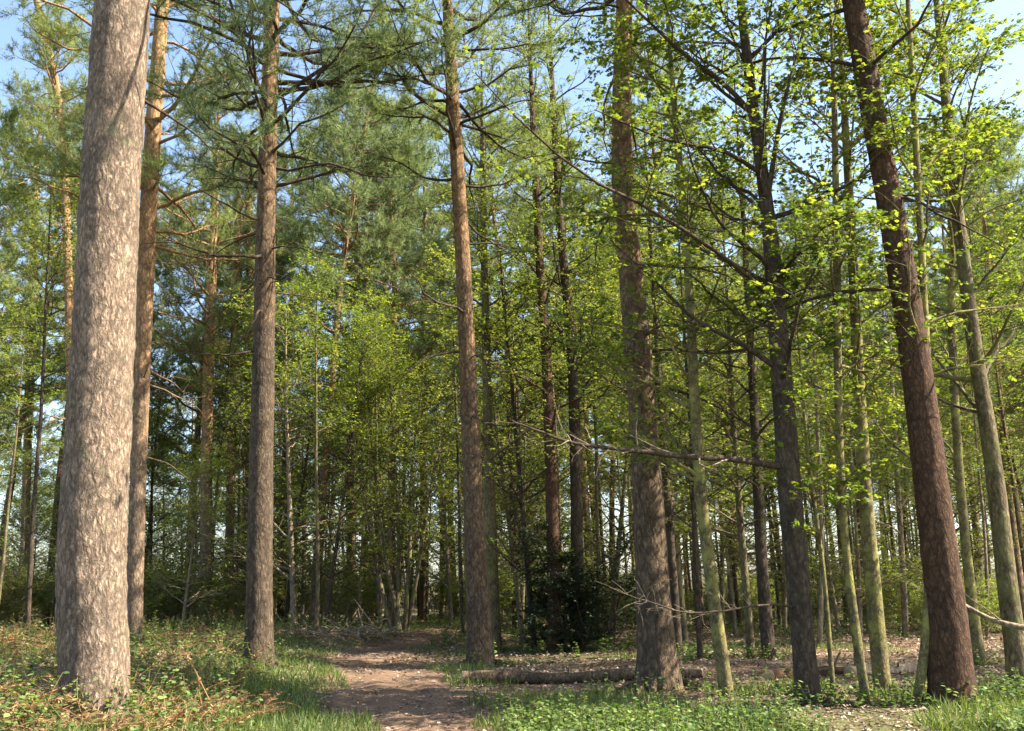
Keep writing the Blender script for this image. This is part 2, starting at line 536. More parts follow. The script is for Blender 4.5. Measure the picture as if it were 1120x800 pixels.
def broadleaf(rng, P, R, t0=0.3, nl=26, Lmax=3.0, elev=(10, 45), sub=7, twl=0.45, nleaf=9, lsize=0.085, tmpl=LEAF,
              up=0.02, droop=-0.03, fixed=None, bias=None, keep=1.0):
    """limbs, twigs and leaves round a trunk line (local coordinates). returns (wood groups, leaf groups)"""
    P, R = even(P, R)
    T = P[None]; RR = R[None]
    t = np.sort(rng.uniform(t0, 0.99, nl))[None]
    p, tg, r = sample(T, RR, t)
    p, tg, r = p[0], tg[0], r[0]; t = t[0]
    az = np.arange(nl) * 2.4 + rng.uniform(0, 6.28) + rng.normal(0, .5, nl)
    if bias is not None:
        az = np.where(rng.random(nl) < 0.45, bias + rng.normal(0, .6, nl), az)
    el = np.radians(rng.uniform(elev[0], elev[1], nl) + 25 * (t - t0))
    d = np.column_stack([np.cos(az) * np.cos(el), np.sin(az) * np.cos(el), np.sin(el)])
    rel = (t - t0) / (1 - t0)
    L = Lmax * (0.35 + 0.65 * np.sqrt(np.clip(1 - rel, 0, 1))) * rng.uniform(0.6, 1.1, nl)
    n1 = 9
    P1 = walk(rng, p, d, L, n1, 0.12, up)
    r0 = np.minimum(r * 0.45, 0.008 + 0.011 * L)
    R1 = r0[:, None] * np.linspace(1, 0.2, n1)[None]
    if fixed is not None:
        lst, rl = [], []
        for q, rr in fixed:
            S = spline(q, 6)
            LL = np.concatenate([[0], np.cumsum(np.linalg.norm(np.diff(S, axis=0), axis=1))])
            qq = np.linspace(0, LL[-1], n1)
            lst.append(np.column_stack([np.interp(qq, LL, S[:, i]) for i in range(3)]))
            rl.append(rr * np.linspace(1, .18, n1))
        P1 = np.concatenate([P1, np.array(lst)]); R1 = np.concatenate([R1, np.array(rl)])
        L = np.concatenate([L, [np.linalg.norm(q[-1] - q[0]) for q in lst]])
    # second order
    T1 = len(P1)
    ts = np.linspace(0.22, 0.98, sub)[None] + rng.normal(0, .04, (T1, sub))
    p2, t2, r2 = sample(P1, R1, ts)
    sgn = np.where(np.arange(sub) % 2 == 0, 1, -1)[None, :, None]
    side = unit(np.cross(t2, np.array([0, 0, 1.0])))
    d2 = unit(t2 * rng.uniform(.5, 1.2, (T1, sub, 1)) + side * sgn * rng.uniform(.6, 1.1, (T1, sub, 1)) + rng.normal(0, .18, (T1, sub, 3)))
    L2 = (L[:, None] * 0.42 * (1.15 - ts) + 0.25) * rng.uniform(.6, 1.2, (T1, sub))
    n2 = 6
    P2 = walk(rng, p2.reshape(-1, 3), d2.reshape(-1, 3), L2.ravel(), n2, 0.14, up)
    R2 = np.minimum(r2.ravel() * .55, .012)[:, None] * np.linspace(1, .3, n2)[None]
    R2 = np.maximum(R2, 0.0018)
    # third order twigs
    k3 = 4
    T2 = len(P2)
    ts3 = np.linspace(0.25, 1.0, k3)[None] + rng.normal(0, .05, (T2, k3))
    p3, t3, r3 = sample(P2, R2, ts3)
    sgn = np.where(np.arange(k3) % 2 == 0, 1, -1)[None, :, None]
    side = unit(np.cross(t3, np.array([0, 0, 1.0])))
    d3 = unit(t3 + side * sgn * rng.uniform(.5, 1.0, (T2, k3, 1)) + rng.normal(0, .2, (T2, k3, 3)))
    L3 = twl * rng.uniform(.5, 1.2, T2 * k3)
    P3 = walk(rng, p3.reshape(-1, 3), d3.reshape(-1, 3), L3, 4, 0.12, droop)
    R3 = np.maximum(r3.ravel() * .6, .0015)[:, None] * np.linspace(1, .5, 4)[None]
    # leaves
    T3 = len(P3)
    kp = rng.random(T3) < keep
    P3l, R3l = P3[kp], R3[kp]
    T3l = len(P3l)
    tl = rng.uniform(0.1, 1.05, (T3l, nleaf))
    p4, t4, _ = sample(P3l, R3l, tl)
    s4 = rng.choice([-1, 1], (T3l, nleaf, 1))
    side = unit(np.cross(t4, np.array([0, 0, 1.0])))
    ax = unit(t4 * .7 + side * s4 * rng.uniform(.4, 1.2, (T3l, nleaf, 1)) + rng.normal(0, .25, (T3l, nleaf, 3)) + np.array([0, 0, -.15]))
    nm = unit(np.array([0, 0, 1.0]) + rng.normal(0, .42, (T3l, nleaf, 3)))
    p4 = p4 + rng.normal(0, .015, p4.shape)
    sz = lsize * rng.uniform(.35, 1.3, T3l * nleaf)
    br = np.repeat(rng.uniform(.15, .75, T3l), nleaf) + rng.normal(0, .18, T3l * nleaf)
    lv = leaves(p4.reshape(-1, 3), ax.reshape(-1, 3), nm.reshape(-1, 3), sz, tmpl, np.clip(br, 0, 1))
    V1, F1 = tubes(P1, R1, 6); V2, F2 = tubes(P2, R2, 4); V3, F3 = tubes(P3, R3, 3)
    return [(V1, F1), (V2, F2), (V3, F3)], lv

# ------------------------------------------------------------------ pines
def pine_crown(rng, P, R, t0=0.5, nl=46, Lmax=2.8, dead=10, tuft=2, needles=13, nlen=0.19, spread=1.0, nw=1.35):
    P, R = even(P, R)
    T = P[None]; RR = R[None]
    t = np.sort(t0 + (1 - t0) * rng.uniform(0, 1, nl) ** 0.9)[None]
    p, tg, r = sample(T, RR, t)
    p, tg, r, t = p[0], tg[0], r[0], t[0]
    az = np.arange(nl) * 2.4 + rng.normal(0, .6, nl)
    rel = (t - t0) / (1 - t0)
    el = np.radians(rng.uniform(-8, 22, nl) + 38 * rel ** 2)
    d = np.column_stack([np.cos(az) * np.cos(el), np.sin(az) * np.cos(el), np.sin(el)])
    L = Lmax * (0.3 + 0.7 * np.sin(np.pi * np.clip(0.18 + 0.78 * rel, 0, 1))) * rng.uniform(.65, 1.15, nl)
    n1 = 9
    P1 = walk(rng, p, d, L, n1, 0.17, 0.03)
    R1 = np.minimum(r * .5, .012 + .012 * L)[:, None] * np.linspace(1, .2, n1)[None]
    sub = 10
    ts = np.linspace(.25, 1.0, sub)[None] + rng.normal(0, .04, (nl, sub))
    p2, t2, r2 = sample(P1, R1, ts)
    sgn = np.where(np.arange(sub) % 2 == 0, 1, -1)[None, :, None]
    side = unit(np.cross(t2, np.array([0, 0, 1.0])))
    d2 = unit(t2 * .8 + side * sgn * rng.uniform(.4, 1.1, (nl, sub, 1)) + rng.normal(0, .3, (nl, sub, 3)) + np.array([0, 0, .15]))
    L2 = (.35 * L[:, None] * (1.25 - ts) + .2) * rng.uniform(.6, 1.2, (nl, sub))
    P2 = walk(rng, p2.reshape(-1, 3), d2.reshape(-1, 3), L2.ravel(), 5, .16, .05)
    R2 = np.minimum(r2.ravel() * .5, .014)[:, None] * np.linspace(1, .35, 5)[None]
    k3 = 6
    T2 = len(P2)
    ts3 = np.linspace(.3, 1., k3)[None] + rng.normal(0, .05, (T2, k3))
    p3, t3, r3 = sample(P2, R2, ts3)
    d3 = unit(t3 + rng.normal(0, .6, (T2, k3, 3)) + np.array([0, 0, .25]))
    L3 = rng.uniform(.15, .42, T2 * k3)
    P3 = walk(rng, p3.reshape(-1, 3), d3.reshape(-1, 3), L3, 3, .15, .08)
    R3 = np.full((T2 * k3, 3), .004)
    # needle tufts along the shoots
    T3 = len(P3)
    tt = np.stack([np.linspace(.35, 1.0, tuft)] * T3) if tuft > 1 else np.ones((T3, 1))
    pc, tc, _ = sample(P3, R3, tt)
    pc, tc = pc.reshape(-1, 3), tc.reshape(-1, 3)
    K = len(pc)
    ax = unit(tc[:, None] * .75 + unit(rng.normal(0, 1, (K, needles, 3))) * .95 * spread)
    pp = pc[:, None] + tc[:, None] * rng.uniform(-.1, .06, (K, needles, 1))
    nm = rng.normal(0, 1, (K, needles, 3))
    sz = nlen * rng.uniform(.6, 1.15, K * needles)
    v = np.repeat(np.clip(rng.normal(.45, .17, K), 0, 1), needles) + rng.normal(0, .1, K * needles)
    tm = NEEDLE * np.array([1, nw, 1])
    lv = leaves(pp.reshape(-1, 3), ax.reshape(-1, 3), nm.reshape(-1, 3), sz, tm, np.clip(v, 0, 1))
    wood = [tubes(P1, R1, 6), tubes(P2, R2, 4), tubes(P3, R3, 3)]
    if dead:
        td = np.sort(rng.uniform(t0 * .42, t0 + .06, dead))[None]
        pd, _, rd = sample(T, RR, td)
        az = rng.uniform(0, 6.28, dead); el = np.radians(rng.uniform(-22, 18, dead))
        dd = np.column_stack([np.cos(az) * np.cos(el), np.sin(az) * np.cos(el), np.sin(el)])
        Ld = rng.uniform(.25, 1, dead) ** 1.5 * 3.4
        Pd = walk(rng, pd[0], dd, Ld, 8, .17, -.03)
        Rd = np.minimum(rd[0] * .3, .008 + .01 * Ld)[:, None] * np.linspace(1, .2, 8)[None]
        pe, te, re = sample(Pd, Rd, np.tile(np.linspace(.35, .9, 4), (dead, 1)))
        de = unit(te + rng.normal(0, .6, te.shape))
        Pe = walk(rng, pe.reshape(-1, 3), de.reshape(-1, 3), np.repeat(Ld * .35, 4) * rng.uniform(.4, 1.1, dead * 4), 4, .2, -.02)
        Re = np.maximum(re.ravel() * .5, .002)[:, None] * np.linspace(1, .4, 4)[None]
        wood += [tubes(Pd, Rd, 5), tubes(Pe, Re, 3)]
    return wood, lv

def assemble(name, label, cat, group, base, trunk, wood, lv, bark, leafm, crown_name='crown', woodm=None):
    root = empty(name, tuple(base), label, cat, group)
    if len(trunk[0]) > 1500: FEET.append((base[0], base[1]))
    V, Fq = trunk[0], trunk[1]
    build('trunk', [(V, Fq, 0, None)], [M[bark]], root)
    if len(V) > 1500 and name == 'pine_tree' or len(V) > 2500:
        rg = np.random.default_rng(int(abs(base[0] * 100)) + 5)
        foot = V[(V[:, 2] < .25) & (V[:, 2] > -.05)]
        if len(foot):
            rb = float(np.median(np.linalg.norm(foot[:, :2] - foot[:, :2].mean(axis=0), axis=1)))
            cen = foot[:, :2].mean(axis=0)
            for a in np.linspace(0, 6.28, 7, endpoint=False)[:6] + rg.uniform(-.4, .4, 6):
                Lr = rb * rg.uniform(1.6, 3.0)
                q = np.linspace(0, 1, 8)
                aa = a + rg.normal(0, .25) * q
                rr = rb * .74 + Lr * q
                px_, py_ = cen[0] + rr * np.cos(aa), cen[1] + rr * np.sin(aa)
                zz = height(px_ + base[0], py_ + base[1]) - base[2]
                zz = zz + rb * .5 * (1 - q) ** 2.2 - .02 - rb * .16 * q
                S = np.column_stack([px_, py_, zz])
                build('root', [(*tubes(S[None], (rb * np.linspace(.15, .05, 8))[None], 9), 0, None)], [M[bark]], root)
    if wood:
        build('branches', [(v, f, 0, None) for v, f in wood], [M[woodm or bark]], root)
    if lv is not None:
        build(crown_name, [(lv[0], lv[1], 0, lv[2])], [M[leafm]], root, smooth=False)
    return root

SEED = [100]
FEET = []
def hero_pine(label, ctrl, bark='bark_pine', needle='needle', depth=None, H=23, t0=.5, near=False, group='pines around the path', name='pine_tree', **kw):
    SEED[0] += 1
    rng = np.random.default_rng(SEED[0])
    P, R = trunk_from_px(ctrl, depth, H)
    V, Fq, base = trunk_mesh(P, R, SEED[0], sides=64 if near else 18, ridge=.06 if near else 0.0, rough=.02, seg=.06 if near else .12, flare=kw.pop('flare', .16))
    wood, lv = pine_crown(rng, P - base, R, t0=t0, **kw)
    return assemble(name, label, 'tree', group, base, (V, Fq), wood, lv, bark, needle, woodm='bark_dark' if bark != 'bark_pink' else None)

def hero_leaf(label, ctrl, bark='bark_olive', leaf='leaf_green', depth=None, H=13, group='broadleaved trees right of the path',
              name='broadleaf_tree', limbs=None, bare=None, flare=.18, **kw):
    SEED[0] += 1
    rng = np.random.default_rng(SEED[0])
    P, R = trunk_from_px(ctrl, depth, H)
    V, Fq, base = trunk_mesh(P, R, SEED[0], rough=.05, flare=flare)
    fixed = None
    if limbs:
        fixed = []
        for pts, wpx in limbs:
            d0 = base[1]
            q = []
            for k, pt in enumerate(pts):
                dz = pt[2] if len(pt) > 2 else 0.0
                q.append(at(pt[0], pt[1], d0 + dz) - base)
            fixed.append((np.array(q), wpx / 2 / F_PX * d0))
    wood, lv = broadleaf(rng, P - base, R, fixed=fixed, **kw)
    root = assemble(name, label, 'tree', group, base, (V, Fq), wood, lv, bark, leaf)
    for pts, wpx in bare or []:
        q = spline(np.array([at(pt[0], pt[1], base[1] + (pt[2] if len(pt) > 2 else 0)) - base for pt in pts]), 7)
        q = q + np.cumsum(rng.normal(0, .008, q.shape), axis=0)
        rr = wpx / 2 / F_PX * base[1] * np.linspace(1, .22, len(q))
        lb = build('bare_limb', [(*tubes(q[None], rr[None], 8), 0, None)], [M[bark]], root)
        k = 16
        p, tg, r_ = sample(q[None], rr[None], rng.uniform(.25, 1, (1, k)))
        d = tg[0] * .8 + rng.normal(0, .6, (k, 3))
        W = walk(rng, p[0], d, rng.uniform(.15, .9, k) * min(1, wpx / 8 + .12), 7, .16, .02)
        p2, t2, r2 = sample(W, np.ones((k, 7)), rng.uniform(.3, .9, (k, 3)))
        W2 = walk(rng, p2.reshape(-1, 3), (t2 + rng.normal(0, .6, t2.shape)).reshape(-1, 3), rng.uniform(.08, .35, k * 3), 4, .15)
        build('dead_twigs', [(*tubes(W, np.maximum(r_[0] * .4, .003)[:, None] * np.linspace(1, .4, 7)[None], 4), 0, None),
                             (*tubes(W2, np.full((k * 3, 4), .002), 3), 0, None)], [M['bark_dead']], lb)
    return root

# --- named trees, left half
hero_pine('huge pine with furrowed grey-brown bark filling the left foreground',
          [(104, 818, 76), (102, 720, 75), (101, 600, 73), (112, 400, 66), (121, 200, 61), (134, 0, 57)], bark='bark_grey', depth=11.0,
          near=True, H=24, t0=.62, flare=.12, Lmax=3.4, dead=5)
hero_pine('pine with orange upper trunk rising just behind the huge left pine',
          [(147, 706, 18), (150, 560, 17), (156, 400, 17), (164, 200, 18), (178, 0, 14)], bark='bark_pink', H=24, t0=.40, Lmax=4.2, nl=62, dead=18)
hero_pine('tall dark straight pine standing left of the path beside the grass verge',
          [(283, 729, 31), (284, 600, 28), (288, 400, 24), (292, 200, 20), (298, 0, 16)], bark='bark_brown', near=True, H=22, t0=.46, Lmax=4.4, nl=62, dead=18, needle='needle_blue')
hero_pine('slim pink-barked pine near the left edge of the wood',
          [(25, 690, 10), (28, 560, 9), (33, 400, 9), (38, 240, 8)], bark='bark_pink', depth=46, H=27, t0=.5, Lmax=3.8, nl=60)
hero_pine('slender reddish pine curving left towards the open sky',
          [(80, 690, 10), (77, 410, 9), (72, 220, 9), (64, 110, 8), (40, 0, 7)], bark='bark_pink', depth=38, H=25, t0=.62, Lmax=2.8, nl=34)
hero_pine('pale-trunked pine behind the dark undergrowth, thicker of the pair',
          [(225, 690, 15), (226, 500, 12), (229, 380, 11), (234, 240, 9)], bark='bark_pink', depth=40, H=24, t0=.42, nl=64, Lmax=4.0, needle='needle_blue')
hero_pine('pale-trunked pine behind the dark undergrowth, thinner of the pair',
          [(250, 684, 11), (253, 500, 9), (256, 380, 8), (260, 250, 7)], bark='bark_pink', depth=44, H=23, t0=.42, Lmax=3.8, nl=56)
hero_pine('thin pine half hidden behind the dark straight pine by the verge',
          [(268, 682, 9), (270, 500, 8), (273, 300, 8), (272, 200, 7)], bark='bark_pink', depth=47, H=24, t0=.42, nl=60, Lmax=3.8, needle='needle_blue')
# --- centre
hero_pine('tall dark-based pine with orange upper trunk at the end of the log',
          [(526, 729, 29), (520, 600, 24), (515, 480, 20), (507, 300, 17), (497, 130, 14), (489, 0, 11)], bark='bark_pine', near=True, H=22, t0=.52, nl=60, Lmax=3.8, dead=16)
hero_leaf('sunlit pale trunk close behind the tall pine at the log end',
          [(541, 713, 17), (537, 600, 14), (534, 480, 11), (530, 300, 8), (528, 180, 6)], bark='bark_olive', leaf='leaf_green', H=18, nl=38, Lmax=3.0, t0=.25, lsize=.08)
hero_pine('stout leaning pine in the centre right behind the fallen log',
          [(722, 756, 42), (714, 640, 37), (705, 480, 32), (693, 330, 28), (683, 230, 25), (680, 130, 22), (683, 0, 18)], bark='bark_pine', near=True, H=21, t0=.55, nl=50, Lmax=3.6, dead=20, flare=.14)
hero_leaf('red-brown straight trunk on the left edge of the dark holly',
          [(607, 714, 15), (604, 560, 14), (598, 400, 11), (590, 280, 9), (584, 160, 7)], bark='bark_red', leaf='leaf_green', H=20, nl=44, Lmax=2.8, t0=.28, lsize=.07)
hero_leaf('dark upright trunk growing out of the dark holly',
          [(632, 712, 15), (630, 520, 13), (625, 380, 11), (614, 260, 9), (606, 130, 7)], bark='bark_dark', leaf='leaf_spring', H=20, nl=44, Lmax=3.0, t0=.28, lsize=.07)
hero_leaf('dark slim trunk left of the holly in the shade',
          [(566, 694, 10), (562, 560, 9), (557, 440, 7), (553, 330, 5)], bark='bark_dark', leaf='leaf_green', H=13, nl=30, Lmax=2.6, t0=.25, lsize=.08)
# --- right half
SY = dict(tmpl=SYC)
hero_leaf('leaning mossy green trunk just right of the stout leaning pine',
          [(796, 763, 15), (780, 650, 14), (764, 510, 12), (754, 320, 9), (743, 180, 8), (733, 60, 5)], bark='bark_moss', leaf='leaf_spring', H=13,
          nl=30, Lmax=2.4, t0=0.24, lsize=.07, nleaf=11, keep=.85, sub=9, bias=3.3, **SY)
hero_leaf('forked dark trunk with a long level bare branch reaching left',
          [(886, 771, 26), (874, 650, 24), (862, 510, 25), (848, 320, 20), (838, 220, 15), (824, 120, 12), (810, 0, 9)], bark='bark_dark', leaf='leaf_spring', H=13,
          nl=27, Lmax=3.0, t0=0.34, lsize=.07, nleaf=11, keep=.85, sub=9, bias=3.3,
          bare=[([(858, 512), (800, 505, -.4), (700, 498, -.9), (625, 488, -1.4), (555, 462, -1.8)], 8),
                ([(876, 664), (830, 661, -.4), (760, 668, -.9), (705, 657, -1.4), (650, 634, -1.9)], 3)],
          limbs=[([(824, 126), (790, 90, -.3), (744, 56, -.6), (690, 5, -.9), (640, -40, -1.2)], 7),
                 ([(832, 190), (790, 165, -.5), (725, 152, -1.0), (650, 120, -1.4)], 6),
                 ([(848, 330), (806, 292, -.6), (747, 251, -1.2), (684, 214, -1.7), (635, 190, -2.2), (560, 124, -2.8), (520, 80, -3)], 6),
                 ([(840, 215), (850, 150, -.3), (862, 94, -.6), (885, 10, -.8)], 7),
                 ([(838, 190), (836, 120, -.4), (838, 40, -.6), (840, -30, -.6)], 4)], **SY)
hero_leaf('thin wavy yellow-green stem in front of the mossy trunk',
          [(948, 770, 10), (936, 690, 10), (925, 600, 9), (919, 500, 8), (916, 380, 9), (915, 250, 8), (912, 100, 6)], bark='bark_moss', leaf='leaf_spring', H=11,
          nl=22, Lmax=1.9, t0=0.30, lsize=.068, nleaf=11, keep=.8, sub=9, **SY)
hero_leaf('mossy green-lit trunk between the wavy stem and the dark right pine',
          [(966, 760, 19), (955, 640, 17), (944, 500, 14), (935, 330, 11), (928, 200, 9), (920, 60, 6)], bark='bark_moss', leaf='leaf_green', H=13,
          nl=30, Lmax=2.4, t0=0.27, lsize=.068, nleaf=11, keep=.8, sub=9, **SY)
hero_pine('thick dark red-brown pine leaning left in the right foreground',
          [(1046, 773, 50), (1038, 690, 44), (1027, 600, 38), (1006, 430, 33), (985, 290, 29), (960, 150, 26), (933, 0, 23)], bark='bark_red', near=True, H=20, t0=.66, nl=30, Lmax=3.0, dead=10, flare=.14)
hero_leaf('thin curved stem rising from beside the foot of the thick right pine',
          [(1001, 773, 11), (1013, 690, 10), (1017, 560, 8), (1014, 400, 8), (1004, 200, 7), (993, 0, 5)], bark='bark_moss', leaf='leaf_spring', H=13,
          nl=19, Lmax=2.3, t0=0.32, lsize=.068, nleaf=11, keep=.6, sub=8, **SY)
hero_leaf('slim lit stem immediately right of the thick dark pine',
          [(1073, 727, 13), (1062, 650, 11), (1048, 500, 9), (1041, 350, 8), (1040, 200, 7), (1034, 50, 5)], bark='bark_moss', leaf='leaf_spring', H=15,
          nl=38, Lmax=2.8, t0=0.22, lsize=.068, nleaf=11, keep=.9, sub=8, **SY)
hero_leaf('leaning sunlit trunk at the right edge with a broken pale limb',
          [(1116, 757, 25), (1102, 640, 21), (1085, 500, 18), (1066, 380, 15), (1052, 270, 14), (1038, 150, 11), (1029, 50, 8)], bark='bark_olive', leaf='leaf_spring', H=15,
          nl=35, Lmax=3.0, t0=0.26, lsize=.07, nleaf=11, keep=.9, sub=8, bias=2.8, **SY)
hero_leaf('very thin pale sapling right of the forked dark trunk',
          [(912, 768, 6), (902, 640, 5), (893, 570, 5), (884, 500, 4), (878, 430, 3)], bark='bark_moss', leaf='leaf_spring', H=6,
          nl=14, Lmax=1.0, t0=0.32, lsize=.09, keep=.5, **SY)
hero_leaf('dark trunk in shade left of the forked dark trunk',
          [(841, 722, 15), (833, 610, 13), (826, 470, 10), (820, 360, 8)], bark='bark_dark', leaf='leaf_green', H=14, nl=40, Lmax=2.6, t0=0.22, lsize=.08)
hero_leaf('slim sloping dark stem with lit edge behind the leaning mossy trunk',
          [(822, 720, 9), (813, 610, 8), (803, 480, 6), (798, 380, 4)], bark='bark_olive', leaf='leaf_green', H=12, nl=35, Lmax=2.4, t0=0.22, lsize=.08)
hero_leaf('dark narrow trunk directly behind the stout leaning pine',
          [(742, 716, 10), (734, 600, 9), (724, 470, 8), (718, 370, 6)], bark='bark_dark', leaf='leaf_spring', H=14, nl=40, Lmax=2.6, t0=0.22, lsize=.08)
hero_leaf('pencil-thin dark stem between the stout pine and the leaning mossy trunk',
          [(766, 722, 6), (761, 620, 6), (757, 500, 5), (752, 420, 4)], bark='bark_dark', leaf='leaf_green', H=11, nl=30, Lmax=2.0, t0=0.22, lsize=.08)
hero_leaf('thin pale stem seen left of the thick right pine',
          [(991, 700, 7), (986, 600, 6), (980, 500, 5), (976, 420, 4)], bark='bark_dead', leaf='leaf_green', depth=30, H=13, nl=35, Lmax=2.4, t0=0.22, lsize=.08)

# multi-stemmed clump beyond the bend
SEED[0] += 1
rng = np.random.default_rng(SEED[0])
b = ground_hit(436, 692)
root = empty('hazel_clump', tuple(b), 'clump of several slender bright stems beyond the bend of the path', 'shrub')
hs = [((438, 693), (422, 610), (410, 520), (402, 430)), ((434, 692), (436, 600), (432, 500), (425, 400)), ((442, 693), (448, 610), (450, 520), (462, 420)),
      ((430, 692), (412, 620), (398, 540), (380, 440)), ((444, 693), (456, 630), (470, 540), (490, 440))]
gl = []
gw = []
for stem in hs:
    q = np.array([at(x, y, b[1] + rng.uniform(-.4, .4)) - b for x, y in stem]); q[0][2] = -.05
    S = spline(q, 6); Rr = np.linspace(.085, .02, len(S))
    build('stem', [(*tubes(S[None], Rr[None], 9), 0, None)], [M['bark_olive']], root)
    w_, l_ = broadleaf(rng, S, Rr, t0=.25, nl=16, Lmax=1.8, lsize=.08, nleaf=8)
    gw += [(v, f, 0, None) for v, f in w_]; gl.append((l_[0], l_[1], 0, l_[2]))
build('branches', gw, [M['bark_olive']], root)
build('foliage', gl, [M['leaf_green']], root, smooth=False)

# ------------------------------------------------------------------ the wood behind: individual trees, copied
rng = np.random.default_rng(7)
def proto_line(rng, H, r, lean=.02, n=14):
    P = walk(rng, np.array([[0, 0, -.1]]), np.array([[rng.normal(0, lean), rng.normal(0, lean), 1.0]]), np.array([H]), n, .018, .02)[0]
    return P, r * np.linspace(1, .12, n) ** .8

PINE_LABEL = 'background pine with bare lower trunk in the wood beyond the path'
pines, leafies, saps, bushes = [], [], [], []
for k in range(6):
    H = [22, 24, 21, 23, 20, 25][k]
    P, R = proto_line(rng, H, .2)
    V, Fq, _ = trunk_mesh(P, R, 40 + k, sides=10, rough=.03)
    V = V + P[0]
    wood, lv = pine_crown(rng, P, R, t0=[.36, .42, .28, .44, .34, .38][k], nl=58, Lmax=[3.6, 3.2, 3.8, 3.4, 3.6, 3.2][k], dead=12, needles=12, nlen=.24, nw=1.5)
    pines.append(assemble('pine_tree', PINE_LABEL, 'tree', 'pines in the wood behind', (0, 0, 0), (V, Fq), wood, lv,
                          ['bark_pink', 'bark_pine'][k % 2], ['needle', 'needle_blue', 'needle'][k % 3]))
LEAF_LABEL = 'background broadleaved tree in fresh leaf deeper in the wood'
for k in range(6):
    H = [11, 13, 9.5, 14, 12, 10][k]
    P, R = proto_line(rng, H, .10, .05)
    V, Fq, _ = trunk_mesh(P, R, 60 + k, sides=9, rough=.05)
    V = V + P[0]
    wood, lv = broadleaf(rng, P, R, t0=.14, nl=48, Lmax=3.2, sub=7, nleaf=7, lsize=.10, twl=.5, elev=(0, 40))
    leafies.append(assemble('broadleaf_tree', LEAF_LABEL, 'tree', 'broadleaved trees in the wood behind', (0, 0, 0), (V, Fq), wood, lv,
                            ['bark_olive', 'bark_dark', 'bark_dead'][k % 3], ['leaf_green', 'leaf_spring', 'leaf_green', 'leaf_olive', 'leaf_green', 'leaf_spring'][k]))
POLE_LABEL = 'slim bare-stemmed young tree with a small high crown in the wood'
for k in range(3):
    P, R = proto_line(rng, 13, .075, .05)
    V, Fq, _ = trunk_mesh(P, R, 80 + k, sides=8, rough=.05)
    V = V + P[0]
    wood, lv = broadleaf(rng, P, R, t0=.5, nl=24, Lmax=1.8, nleaf=7, lsize=.09)
    saps.append(assemble('young_tree', POLE_LABEL, 'tree', 'slim young trees in the wood behind', (0, 0, 0), (V, Fq), wood, lv,
                         ['bark_dead', 'bark_olive', 'bark_dark'][k], ['leaf_green', 'leaf_spring', 'leaf_green'][k]))
BUSH_LABEL = 'low leafy thicket bush on the woodland floor behind the nearer trees'
for k in range(4):
    gw, gl = [], []
    for s in range(7):
        az = rng.uniform(0, 6.28)
        S = walk(rng, np.array([[rng.normal(0, .2), rng.normal(0, .2), -.05]]), np.array([[.5 * math.cos(az), .5 * math.sin(az), 1]]), np.array([rng.uniform(1.4, 2.8)]), 8, .12, 0)[0]
        Rr = np.linspace(.02, .006, 8)
        gw.append((*tubes(S[None], Rr[None], 5), 0, None))
        w_, l_ = broadleaf(rng, S, Rr, t0=.12, nl=9, Lmax=1.0, lsize=.075, nleaf=6, sub=5, twl=.3)
        gw += [(v, f, 0, None) for v, f in w_]; gl.append((l_[0], l_[1], 0, l_[2]))
    root = empty('thicket_bush', (0, 0, 0), BUSH_LABEL, 'bush', 'thicket bushes on the woodland floor')
    build('stems', gw, [M['bark_dead']], root)
    build('foliage', gl, [M[['leaf_olive', 'leaf_spring', 'leaf_olive', 'leaf_green'][k]]], root, smooth=False)
    bushes.append(root)

placed = []
def free(x, y, dmin):
    return all((x - a) ** 2 + (y - c) ** 2 > dmin ** 2 for a, c in placed)

def px_of(x, y, z):
    d = np.array([x, y, z]) - EYE
    f = d @ Fw
    return 560 + F_PX * (d @ Rt) / f, 400 - F_PX * (d @ Up) / f

used = {}
ADJ = {'pines in the wood behind': ['pink-barked', 'brown blue-green', 'pinkish straight', 'brown green-needled', 'pale blue-green', 'brown bushy'],
       'broadleaved trees in the wood behind': ['olive-barked green', 'dark-stemmed bright', 'pale-stemmed green', 'olive-leaved', 'dark-stemmed green', 'pale-stemmed bright'],
       'slim young trees in the wood behind': ['pale', 'olive', 'dark'],
       'thicket bushes on the woodland floor': ['olive', 'fresh green', 'dull olive', 'green']}
def put(protos, x, y, sc=(1, 1), rz=None, **kw):
    k = int(rng.integers(len(protos)))
    if 'label' in kw:
        kw['label'] = ADJ[protos[k]['group']][k] + ' ' + kw['label']
    loc = (x, y, gz(x, y) - .03)
    rz = rng.uniform(0, 6.28) if rz is None else rz
    pr_ = protos[k]
    if id(pr_) not in used:
        used[id(pr_)] = 1
        pr_.location = loc; pr_.rotation_euler = (0, 0, rz); pr_.scale = (sc[0], sc[0], sc[1])
        for a_, v_ in kw.items():
            pr_[a_] = v_
        return pr_
    return copy_thing(pr_, loc, rz, sc, **kw)

def scatter(protos, count, ylo, yhi, dmin, smin, smax, accept=lambda px, y: True, power=1.0):
    c = tries = 0
    while c < count and tries < 6000:
        tries += 1
        y = ylo + (yhi - ylo) * rng.random() ** power
        x = rng.uniform(-.60, .60) * y + rng.uniform(-2, 2)
        px, _ = px_of(x, y, 1)
        if not accept(px, y) or not free(x, y, dmin):
            continue
        pa, pb = path_edges(y)
        if y < 60 and pa - .6 < x < pb + .6:
            continue
        s = rng.uniform(smin, smax)
        kind = 'pine' if protos is pines else 'broadleaved tree' if protos is leafies else 'slim young stem' if protos is saps else 'thicket bush'
        put(protos, x, y, (s, s * rng.uniform(.93, 1.05)), label=zone_label(kind, px, y))
        placed.append((x, y)); c += 1

